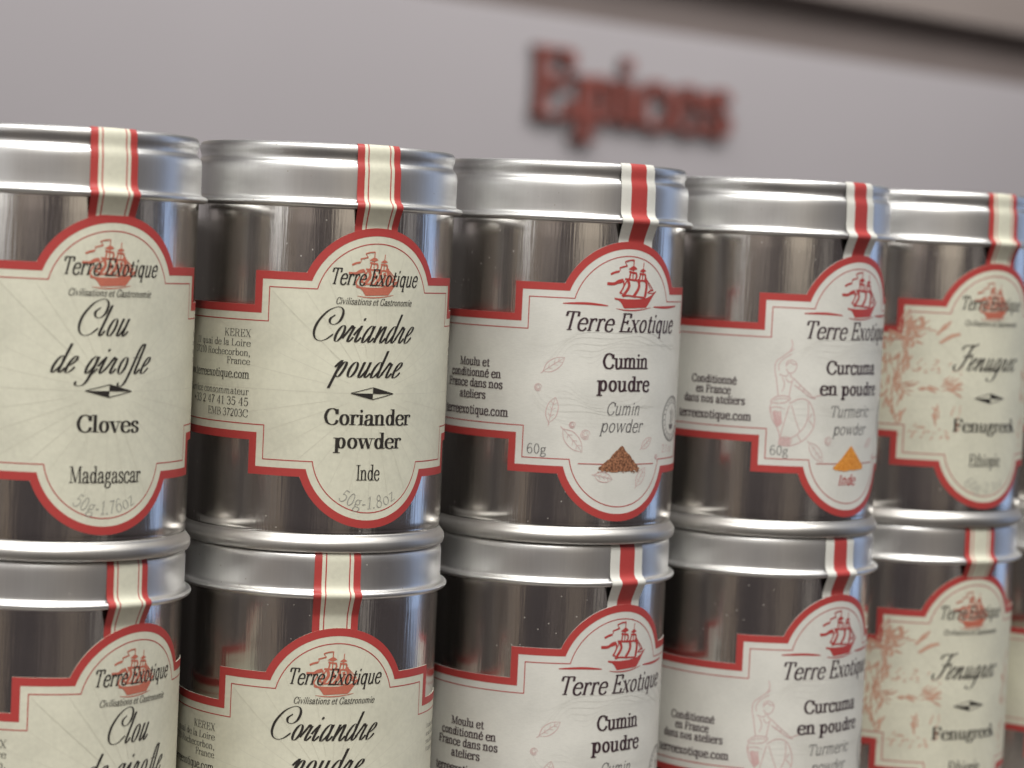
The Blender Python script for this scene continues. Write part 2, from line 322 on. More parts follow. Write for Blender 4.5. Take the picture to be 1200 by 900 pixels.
STY = {  # stem, hair, contrast power, serif half length, serif thickness, slant, dot radius
 'didone_bold': (.135, .032, 1.5, .105, .030, 0, .058),
 'didone':      (.075, .026, 1.4, .085, .022, 0, .045),
 'cond':        (.105, .034, 1.4, .105, .026, 0, .055),
 'slab':        (.132, .064, 1.2, .100, .055, 0, .062),
 'slab_it':     (.072, .044, 1.1, .035, .040, .20, .045),
 'slab_it_b':   (.120, .062, 1.1, .045, .050, .20, .055),
 'logo':        (.108, .044, 1.2, .060, .030, .22, .048),
 'motto':       (.100, .045, 1.2, .040, .035, .24, .055),
 'print':       (.055, .026, 1.3, .080, .025, .10, .040),
 'thin':        (.060, .036, 1.2, .045, .034, 0, .042),
 'sign':        (.140, .055, 1.4, .110, .050, 0, .070),
 'script':      (.084, .016, 2.6, 0, 0, .46, .055),
}

def smooth(pts, n=7):
    out = []
    P = [pts[0]] + list(pts) + [pts[-1]]
    for i in range(1, len(P) - 2):
        p0, p1, p2, p3 = P[i - 1], P[i], P[i + 1], P[i + 2]
        for k in range(n):
            t = k / n
            out.append(tuple(0.5 * ((2 * p1[j]) + (-p0[j] + p2[j]) * t + (2 * p0[j] - 5 * p1[j] + 4 * p2[j] - p3[j]) * t * t + (-p0[j] + 3 * p1[j] - 3 * p2[j] + p3[j]) * t ** 3) for j in (0, 1)))
    out.append(tuple(pts[-1]))
    return out

class Print:
    """flat shapes in (s, z, lift); later wrapped round the tin or laid on a wall"""
    def __init__(self): self.v = []; self.f = []; self.n = 0
    def lift(self):
        self.n += 1
        return (self.n % 14) * 0.0022
    def ribbon(self, pts, half, closed=False, xf=None, h=None):
        h = self.lift() if h is None else h
        N = len(pts); base = len(self.v)
        for i in range(N):
            a = pts[i - 1] if (i > 0 or closed) else pts[i]
            b = pts[(i + 1) % N] if (i < N - 1 or closed) else pts[i]
            if closed and i == N - 1 and pts[0] == pts[-1]: b = pts[1]
            if closed and i == 0 and pts[0] == pts[-1]: a = pts[-2]
            dx, dy = b[0] - a[0], b[1] - a[1]; L = math.hypot(dx, dy) or 1
            w = half(dx / L, dy / L, i / max(1, N - 1)) if callable(half) else half
            nx, ny = -dy / L * w, dx / L * w
            for sg in (1, -1):
                q = (pts[i][0] + sg * nx, pts[i][1] + sg * ny)
                if xf: q = xf(*q)
                self.v.append((q[0], q[1], h))
        for i in range(N - 1):
            j = base + 2 * i
            self.f.append((j, j + 1, j + 3, j + 2))
    def line(self, pts, w, step=0.7, h=None, taper=False):
        out = []
        for a, b in zip(pts, pts[1:]):
            k = max(1, int(math.hypot(b[0] - a[0], b[1] - a[1]) / step))
            out += [(a[0] + (b[0] - a[0]) * i / k, a[1] + (b[1] - a[1]) * i / k) for i in range(k)]
        out.append(pts[-1])
        if taper: self.ribbon(out, lambda dx, dy, t: w / 2 * (0.35 + 0.65 * math.sin(PI * min(1, max(0, t)))), h=h)
        else: self.ribbon(out, w / 2, h=h)
    def curve(self, pts, w, n=6, h=None, taper=True):
        self.line(smooth(pts, n), w, h=h, taper=taper)
    def disc(self, x, y, r, xf=None, ry=None, n=14):
        h = self.lift(); b = len(self.v)
        for i in range(n):
            q = (x + r * math.cos(2 * PI * i / n), y + (ry or r) * math.sin(2 * PI * i / n))
            if xf: q = xf(*q)
            self.v.append((q[0], q[1], h))
        self.f.append(tuple(range(b, b + n)))
    def fill(self, poly, step=0.3):
        h = self.lift()
        xs = [p[0] for p in poly]; x0, x1 = min(xs) + 1e-4, max(xs) - 1e-4
        k = max(2, int((x1 - x0) / step))
        def cuts(x):
            r = []
            for (ax, ay), (bx, by) in zip(poly, poly[1:] + poly[:1]):
                if (ax <= x < bx) or (bx <= x < ax):
                    r.append(ay + (by - ay) * (x - ax) / (bx - ax))
            return sorted(r)
        prev = None
        for i in range(k + 1):
            x = x0 + (x1 - x0) * i / k
            c = cuts(x)
            if prev and len(prev[1]) == len(c):
                for j in range(0, len(c) - 1, 2):
                    b = len(self.v)
                    self.v += [(prev[0], prev[1][j], h), (x, c[j], h), (x, c[j + 1], h), (prev[0], prev[1][j + 1], h)]
                    self.f.append((b, b + 1, b + 2, b + 3))
            prev = (x, c)
    def glyphs(self, txt, sty, width=None, cap=None, x=0, z=0, anchor='l', arc=None, track=0.0, slope=0.0, only=None):
        stem, hair, pw, sl, stk, sh, dr = STY[sty]
        G, capu = (SG, 1.0) if sty == 'script' else (RG, 0.70)
        nat = sum(G[c][0] + track for c in txt) - track
        sy = cap / capu
        sx = width / (nat + sh * capu * 0.4) if width else sy
        tot = sx * nat
        ox = x - (0 if anchor == 'l' else tot / 2 if anchor == 'c' else tot)
        pen = 0.0
        for gi, c in enumerate(txt):
            adv, strokes = G[c]
            def xf(gx, gy, pen=pen):
                if sty.startswith('slab') and c.islower():
                    gy = gy * 1.11 if gy < .46 else .5106 + (gy - .46) * .88
                X = ox + (gx + pen) * sx + sh * gy * sy; Z = z + gy * sy
                if arc:
                    rb, zc = arc
                    a = X / rb; r = rb - gy * sy
                    return (r * math.sin(a), zc - r * math.cos(a))
                return (X, Z + slope * X)
            wf = lambda dx, dy, t: .5 * (hair + (stem - hair) * abs(dy) ** pw)
            if only is None or only == gi:
                for st in strokes:
                    k = st[0]
                    if k == 'L':
                        a, b = (st[1], st[2]), (st[3], st[4])
                        w = wf if len(st) < 6 else (stem * .46 if st[5] == 'k' else hair * .55)
                        n = max(2, int(math.hypot((a[0] - b[0]) * sx, (a[1] - b[1]) * sy) / .8) + 1)
                        self.ribbon([(a[0] + (b[0] - a[0]) * i / n, a[1] + (b[1] - a[1]) * i / n) for i in range(n + 1)], w, xf=xf)
                    elif k == 'C':
                        self.ribbon(smooth(st[1]), wf, xf=xf)
                    elif k == 'E':
                        _, cx, cy, rx, ry, a0, a1 = st
                        n = 30
                        self.ribbon([(cx + (rx - stem * .25) * math.cos(math.radians(a0 + (a1 - a0) * i / n)), cy + (ry - hair * .3) * math.sin(math.radians(a0 + (a1 - a0) * i / n))) for i in range(n + 1)], wf, closed=True, xf=xf)
                    elif k == 'S' and sl:
                        _, gx, gy, l, r = st
                        yy = gy + (stk / 2 if gy < .2 else -stk / 2)
                        self.ribbon([(gx - l * sl - stem * .3, yy), (gx, yy), (gx + r * sl + stem * .3, yy)], stk / 2, xf=xf)
                    elif k == 'D':
                        self.disc(st[1], st[2], dr * st[3], xf=xf, ry=dr * st[3])
            pen += adv + track
        return self

# ------------------------------------------------------------------ tin geometry (millimetres, base at z = 0)
RB, H, PITCHZ = 31.0, 93.86, 89.53
MM = 0.001
def lathe(name, prof, mat, n=144):
    vs_, fs = [], []
    k = len(prof)
    for i in range(n):
        a = 2 * PI * i / n
        for r, z in prof: vs_.append((r * math.cos(a) * MM, r * math.sin(a) * MM, z * MM))
    for i in range(n):
        j = (i + 1) % n
        for q in range(k - 1): fs.append((i * k + q, j * k + q, j * k + q + 1, i * k + q + 1))
    fs.append(tuple(i * k + k - 1 for i in range(n)))
    fs.append(tuple(i * k for i in reversed(range(n))))
    return mesh_obj(name, vs_, fs, mat, smooth=True)

def arc_pts(cx, cz, rx, rz, a0, a1, n=8):
    return [(cx + rx * math.cos(math.radians(a0 + (a1 - a0) * i / n)), cz + rz * math.sin(math.radians(a0 + (a1 - a0) * i / n))) for i in range(n + 1)]

rim_prof = [(5, 4.9), (28.5, 4.9), (30.3, 4.9), (30.72, 4.6), (30.78, 3.6), (30.8, 1.2)] + arc_pts(31.45, 1.55, .72, 1.5, 205, 400, 14) + [(31.5, 3.15), (31.2, 3.5), (30.95, 3.85), (30.9, 4.2), (5, 4.95)]
body_prof = [(5, 5.0), (30.6, 4.1), (30.88, 4.3), (30.86, 4.7), (30.9, 5.2), (31.0, 5.8), (31, 7), (31, 30), (31, 55), (31, 75), (31, H - 8), (30.2, H - 5.6), (29, H - 5.5), (5, H - 5.5)]
zt = H
lid_prof = [(29.9, zt - 14.0), (31.12, zt - 14.0), (31.2, zt - 14.6)] + arc_pts(32.1, zt - 14.05, .86, .78, 215, 450, 12) + \
           [(31.75, zt - 13.22), (31.5, zt - 13.0), (31.4, zt - 12.6), (31.37, zt - 12), (31.37, zt - 10), (31.37, zt - 8), (31.37, zt - 6.6), (31.33, zt - 5.9), (31.22, zt - 5.3), (31.05, zt - 4.85), (30.8, zt - 4.5), (30.5, zt - 4.25),
            (30.3, zt - 4.0), (30.22, zt - 3.6), (30.26, zt - 3.1), (30.42, zt - 2.6), (30.6, zt - 2.1), (30.68, zt - 1.6), (30.66, zt - 1.1), (30.5, zt - .62), (30.2, zt - .22), (29.8, zt - .03), (29.4, zt - .02), (29.0, zt - .15), (28.6, zt - .5), (28.3, zt - 1.0), (27.9, zt - 1.3), (27, zt - 1.35), (14, zt - 1.3), (5, zt - 1.3)]

# label outline in label coordinates: s = arc length from its middle, z = height on the tin
ARC_T, ARC_B = (57.0, 18.2), (23.2, 17.4)
BT, BB, MT, MB_, SW, SEND = 56.4, 25.2, 64.3, 17.4, 29.0, 93.0
def outline(i):
    rt_, rb_ = ARC_T[1] - i, ARC_B[1] - i
    zt_, zb_ = MT - i, MB_ + i
    ht = math.sqrt(rt_ ** 2 - (zt_ - ARC_T[0]) ** 2); hb = math.sqrt(rb_ ** 2 - (zb_ - ARC_B[0]) ** 2)
    at = math.atan2(zt_ - ARC_T[0], ht); ab = math.atan2(zb_ - ARC_B[0], hb)
    def seg(a, b, n): return [(a[0] + (b[0] - a[0]) * k / n, a[1] + (b[1] - a[1]) * k / n) for k in range(n)]
    w = SW - i
    top = seg((-SEND, BT - i), (-w, BT - i), 50) + seg((-w, BT - i), (-w, zt_), 8) + seg((-w, zt_), (-ht, zt_), 12)
    top += [(rt_ * math.cos(PI - at - (PI - 2 * at) * k / 40), ARC_T[0] + rt_ * math.sin(PI - at - (PI - 2 * at) * k / 40)) for k in range(40)]
    top += seg((ht, zt_), (w, zt_), 12) + seg((w, zt_), (w, BT - i), 8) + seg((w, BT - i), (SEND, BT - i), 50) + [(SEND, BT - i)]
    bot = seg((-SEND, BB + i), (-w, BB + i), 50) + seg((-w, BB + i), (-w, zb_), 8) + seg((-w, zb_), (-hb, zb_), 12)
    a0 = PI - ab; a1 = 2 * PI + ab
    bot += [(rb_ * math.cos(a0 + (a1 - a0) * k / 40), ARC_B[0] + rb_ * math.sin(a0 + (a1 - a0) * k / 40)) for k in range(40)]
    bot += seg((hb, zb_), (w, zb_), 12) + seg((w, zb_), (w, BB + i), 8) + seg((w, BB + i), (SEND, BB + i), 50) + [(SEND, BB + i)]
    return top, bot
def zrange(s, i=0):
    s = abs(s)
    if s > SW - i: return BB + i, BT - i
    zt_, zb_ = MT - i, MB_ + i
    r = ARC_T[1] - i
    if s < r: zt_ = max(zt_, ARC_T[0] + math.sqrt(r * r - s * s))
    r = ARC_B[1] - i
    if s < r: zb_ = min(zb_, ARC_B[0] - math.sqrt(r * r - s * s))
    return zb_, zt_

RL = RB + 0.12
def wrap(s, z, h, R=RL):
    a = s / RL
    r = R + h
    return (r * math.sin(a) * MM, -r * math.cos(a) * MM, z * MM)

def print_obj(name, P, mat, parent, level):
    return mesh_obj(name, [wrap(s, z, h + level) for s, z, h in P.v], P.f, mat, parent, smooth=True)

def label_sheet(name, mat):
    ss = sorted(set([round(-SEND + k * .75, 3) for k in range(int(2 * SEND / .75) + 1)] + [SEND] + [SW * sgn for sgn in (-1, 1)] +
                    [sgn * 18.2 * math.sin(k * PI / 40) for k in range(21) for sgn in (-1, 1)]))
    v, f = [], []
    for a, b in zip(ss, ss[1:]):
        if b - a < 1e-3: continue
        za, zb = zrange(a + 1e-4), zrange(b - 1e-4)
        q = len(v)
        v += [wrap(a, za[0], 0), wrap(b, zb[0], 0), wrap(b, zb[1], 0), wrap(a, za[1], 0)]
        f.append((q, q + 1, q + 2, q + 3))
    for line in outline(0):                                    # the cut edge of the paper
        for a, b in zip(line, line[1:]):
            q = len(v)
            v += [wrap(*a, 0), wrap(*b, 0), wrap(*b, -.13), wrap(*a, -.13)]
            f.append((q, q + 1, q + 2, q + 3))
    return mesh_obj(name, v, f, mat)

def border(parent):
    def band(i0, i1):
        P = Print()
        ss = [-SEND + k * .62 for k in range(int(2 * SEND / .62) + 1)] + [SEND]
        for i in (i0, i1):
            ss += [sgn * (SW - i) for sgn in (-1, 1)]
            ss += [sgn * (c[1] - i) * math.sin(k * PI / 120) for k in range(61) for sgn in (-1, 1) for c in (ARC_T, ARC_B)]
            for c, zz in ((ARC_T, MT - i), (ARC_B, MB_ + i)):
                w = math.sqrt((c[1] - i) ** 2 - (zz - c[0]) ** 2); ss += [w, -w]
        ss = sorted(ss)
        for a, b in zip(ss, ss[1:]):
            if b - a < 1e-3: continue
            oa, ob, ia, ib = zrange(a + 1e-4, i0), zrange(b - 1e-4, i0), zrange(a + 1e-4, i1), zrange(b - 1e-4, i1)
            for q in (0, 1):
                n = len(P.v)
                P.v += [(a, oa[q], 0), (b, ob[q], 0), (b, ib[q], 0), (a, ia[q], 0)]
                P.f.append((n, n + 1, n + 2, n + 3) if q == 0 else (n + 3, n + 2, n + 1, n))
        return P
    print_obj('border', band(0, 1.85), M['red'], parent, .03)
    print_obj('fine_line', band(3.5, 3.74), M['red'], parent, .03)

def ship(k, s0, z0, bold):
    P = Print()
    def c(x, y): return (s0 + (x - 720) * .0315 * k, z0 + (540 - y + (x - 720) * .06) * .0268 * k)
    def cs(pts): return [c(*p) for p in pts]
    P.fill(cs([(528, 428), (565, 436), (640, 446), (740, 450), (840, 440), (885, 420), (948, 380), (905, 436), (868, 490), (838, 530), (620, 530), (592, 480), (570, 456), (532, 446)]), .2)
    P.curve(cs([(548, 530), (640, 548), (760, 550), (890, 532)]), .30 * k)
    for pts, w in (([(636, 256), (656, 330), (600, 420)], .62), ([(742, 262), (752, 340), (702, 425)], .66), ([(818, 256), (832, 330), (820, 432)], .66)):
        P.curve(cs(pts), w * k * (1.35 if bold else 1.2), taper=False)
    for pts, w in (([(615, 258), (680, 268), (735, 276)], .40), ([(742, 288), (780, 276), (822, 290)], .40), ([(600, 416), (650, 412), (702, 422)], .34),
                   ([(704, 424), (760, 428), (822, 438)], .34), ([(650, 190), (690, 202), (722, 206)], .40), ([(718, 206), (724, 240), (708, 272)], .42), ([(664, 196), (660, 230), (655, 262)], .36),
                   ([(752, 212), (785, 216), (816, 222)], .40), ([(814, 222), (816, 250), (806, 284)], .40), ([(764, 214), (756, 250), (750, 284)], .36), ([(690, 180), (688, 260)], .26), ([(787, 196), (784, 280)], .26),
                   ([(602, 272), (606, 330), (574, 388)], .34), ([(642, 256), (606, 330), (580, 392)], .30), ([(574, 388), (600, 392)], .28),
                   ([(820, 258), (868, 315), (910, 372)], .20), ([(912, 372), (880, 372), (848, 392)], .30), ([(848, 392), (900, 398), (946, 384)], .2), ([(845, 300), (870, 345), (895, 380)], .16),
                   ([(693, 82), (690, 150)], .24), ([(792, 112), (788, 172)], .2),
                   ([(693, 86), (650, 88), (608, 102)], .30), ([(608, 100), (618, 120), (632, 138)], .18), ([(632, 138), (600, 146), (562, 156)], .34), ([(562, 156), (568, 172), (560, 190)], .18), ([(560, 188), (520, 198), (488, 214)], .46),
                   ([(602, 268), (560, 278), (525, 300), (462, 298)], .62), ([(596, 286), (550, 296), (480, 306)], .30)):
        P.curve(cs(pts), w * k * 1.2, taper=False)
    for tri in ([(642, 168), (665, 152), (690, 138), (712, 150), (728, 170), (690, 184)], [(752, 190), (770, 176), (788, 166), (806, 178), (820, 192), (787, 202)]):
        P.fill(cs(tri), .2)
    if bold:   # broad washes of the older emblem
        P.curve(cs([(690, 290), (700, 340), (660, 410)]), .7 * k, taper=False)
        P.curve(cs([(790, 300), (796, 350), (770, 420)]), .8 * k, taper=False)
        P.curve(cs([(850, 330), (890, 400), (880, 440)]), .45 * k, taper=False)
        P.curve(cs([(560, 330), (530, 400), (560, 440)]), .40 * k, taper=False)
    return P

def rays(c, n, r0_, rmax):
    P = Print()
    for k in range(n):
        a = 2 * PI * (k + .0) / n
        r = r0_ if k % 2 == 0 else r0_ + 3
        pts = []
        while r < rmax:
            s, z = c[0] + r * math.cos(a), c[1] + r * math.sin(a) * .92
            zb_, zt_ = zrange(s, 4.0)
            if not (zb_ < z < zt_) or abs(s) > 62: break
            pts.append((s, z)); r += 1.0
        if len(pts) > 2: P.ribbon(pts, .065 if k % 4 else .085)
    return P

def leaf(P, s, z, L, ang, w):
    ca, sa = math.cos(math.radians(ang)), math.sin(math.radians(ang))
    def t(x, y): return (s + (x * ca - y * sa), z + (x * sa + y * ca))
    P.curve([t(-L * .62, 0), t(-L * .5, 0), t(-L * .2, w * .5), t(L * .2, w * .48), t(L * .5, 0)], .20)
    P.curve([t(-L * .5, 0), t(-L * .2, -w * .5), t(L * .2, -w * .48), t(L * .5, 0)], .20)
    P.curve([t(-L * .6, 0), t(0, w * .04), t(L * .48, 0)], .16)
    for k in (-.25, 0, .2):
        P.curve([t(L * k, 0), t(L * (k + .12), w * .3)], .12); P.curve([t(L * k, 0), t(L * (k + .12), -w * .3)], .12)
def seed(P, s, z, r):
    for q in range(3):
        P.curve([(s + r * (1 - .3 * q) * math.cos(a * PI / 5 + q), z + r * (1 - .3 * q) * math.sin(a * PI / 5 + q)) for a in range(10)], .17)

def cream_label(kind):
    """older pattern: ship under the name, copperplate title, compass needle, rays"""
    L = label_sheet('label', M['cream'])
    border(L)
    print_obj('compass_rays', rays((0, 37.1), 32, 6, 70), M['rays'], L, .012)
    if kind is None: return L
    print_obj('ship_emblem', ship(.84, -.3, 59.5, True), M['ship_a'], L, .045)
    P = Print()
    P.glyphs('Terre Exotique', 'logo', 22.8, 3.75, -11.5, 62.0)
    P.glyphs('Civilisations et Gastronomie', 'motto', 19.6, 1.5, -9.9, 57.5)
    if kind == 'clove':
        P.glyphs('Clou', 'script', 11.6, 7.9, -7.0, 49.0, track=.03)
        P.glyphs('de girofle', 'script', 23.6, 7.5, -13.2, 40.9, track=.03)
        P.glyphs('Cloves', 'didone_bold', 14.7, 3.6, -7.0, 28.2)
        P.glyphs('Madagascar', 'cond', 16.8, 3.55, -8.1, 17.2)
    elif kind == 'coriander':
        P.glyphs('Coriandre', 'script', 25.0, 7.9, -14.2, 48.9, track=.03)
        P.glyphs('poudre', 'script', 18.0, 7.4, -10.0, 40.8, track=.03)
        P.glyphs('Coriander', 'didone_bold', 22.4, 3.6, -11.4, 29.8)
        P.glyphs('powder', 'didone_bold', 17.2, 3.6, -8.8, 24.4)
        P.glyphs('Inde', 'cond', 6.0, 3.55, -3.3, 17.0)
    else:
        P.glyphs('Fenugrec', 'script', 23.5, 7.6, -12.4, 44.8, track=.03)
        P.glyphs('Fenugreek', 'didone_bold', 23.8, 3.6, -11.8, 27.6)
        P.glyphs('Ethiopie', 'cond', 11.6, 3.5, -6.2, 17.9)
    # compass needle: outline and two dark quarters
    for q in (((-5.4, 37.1), (0, 38.5)), ((0, 38.5), (5.4, 37.1)), ((5.4, 37.1), (0, 35.75)), ((0, 35.75), (-5.4, 37.1))): P.line(q, .16)
    P.fill([(0, 38.5), (5.4, 37.1), (0, 37.1)]); P.fill([(-5.4, 37.1), (0, 37.1), (0, 35.75)])
    if kind != 'fenugreek':
        for t, z, st, c, w in (('KEREX', 48.8, 'didone', 1.75, 8.0), ('11 quai de la Loire', 46.6, 'didone', 1.6, 19.6), ('37210 Rochecorbon,', 44.4, 'didone', 1.6, 20.4), ('France', 42.4, 'didone', 1.6, 6.9),
                               ('www.terreexotique.com', 39.2, 'cond', 2.05, 25.5), ('Service consommateur', 35.4, 'didone', 1.65, 23.0), ('+33 2 47 41 35 45', 32.9, 'didone', 1.85, 20.5), ('EMB 37203C', 30.3, 'didone', 1.75, 13.0)):
            P.glyphs(t, st, w, c, -29.6 - w, z)
        for k, t in enumerate(('A consommer de', 'avant la date', 'sous la boite.', 'A conserver au')):
            if t: P.glyphs(t, 'didone', None, 1.25, 30.6, 48.6 - 1.9 * k)
    print_obj('lettering', P, M['black'], L, .078)
    W = Print()
    W.glyphs({'clove': '50g-1.76oz', 'coriander': '50g-1.8oz', 'fenugreek': '60g-2.1oz'}[kind], 'print', 16.2, 2.9, 0, 0, 'c', arc=(12.9, 23.2))
    print_obj('weight_print', W, M['pale'], L, .055)
    if kind == 'fenugreek':
        A = Print(); rn = random.Random(3)
        def scribble(pts, w, n=3):
            for _ in range(n):
                A.curve([(x + rn.uniform(-.5, .5), y + rn.uniform(-.5, .5)) for x, y in pts], w * rn.uniform(.6, 1.2))
        for a in (152, 120, 96, 52, 30):
            ca, sa = math.cos(math.radians(a)), math.sin(math.radians(a))
            q0, q1 = rn.uniform(4.5, 7), rn.uniform(10, 13)
            scribble([(-21 + q0 * ca, 50 + q0 * sa), (-21 + (q0 + q1) / 2 * ca, 50 + (q0 + q1) / 2 * sa), (-21 + q1 * ca, 50 + q1 * .9 * sa)], .75, 5)
        def cloud(n, s0, s1, z0, z1, ang, ln, w):
            for _ in range(n):
                s_, z_ = rn.uniform(s0, s1), rn.uniform(z0, z1); a = math.radians(ang + rn.uniform(-35, 35)); l_ = ln * rn.uniform(.4, 1.2)
                A.curve([(s_, z_), (s_ + .5 * l_ * math.cos(a) + rn.uniform(-.3, .3), z_ + .5 * l_ * math.sin(a)), (s_ + l_ * math.cos(a), z_ + l_ * math.sin(a))], w * rn.uniform(.5, 1.3))
        cloud(46, -28.5, -24.6, 43, 59, 75, 3.2, .55); cloud(30, -27, -20, 52, 58, 20, 3.0, .5); cloud(26, -28.6, -26.6, 28, 42, 90, 3.5, .6)
        cloud(30, -25, -10, 43.5, 47, 10, 1.2, .3); cloud(26, -28, -12, 38.6, 40.4, 4, 4.0, .42); cloud(10, -16, -11, 40.4, 42, 25, 2.4, .4)
        cloud(12, -17.3, -16.0, 28, 34, 88, 2.4, .5); cloud(22, -27, -9, 24.5, 28.5, 30, 1.6, .4); cloud(14, -12.5, -9, 27, 34, 80, 1.6, .35)
        cloud(30, 15, 27, 33, 50, 80, 3.0, .5); cloud(14, 14, 19, 23, 31, 85, 2.4, .3)
        cloud(170, -60, -29.5, 32, 53, 80, 3.4, .7)
        print_obj('sketch_print', A, M['orange'], L, .012 + .012)['kind'] = 'stuff'
    return L

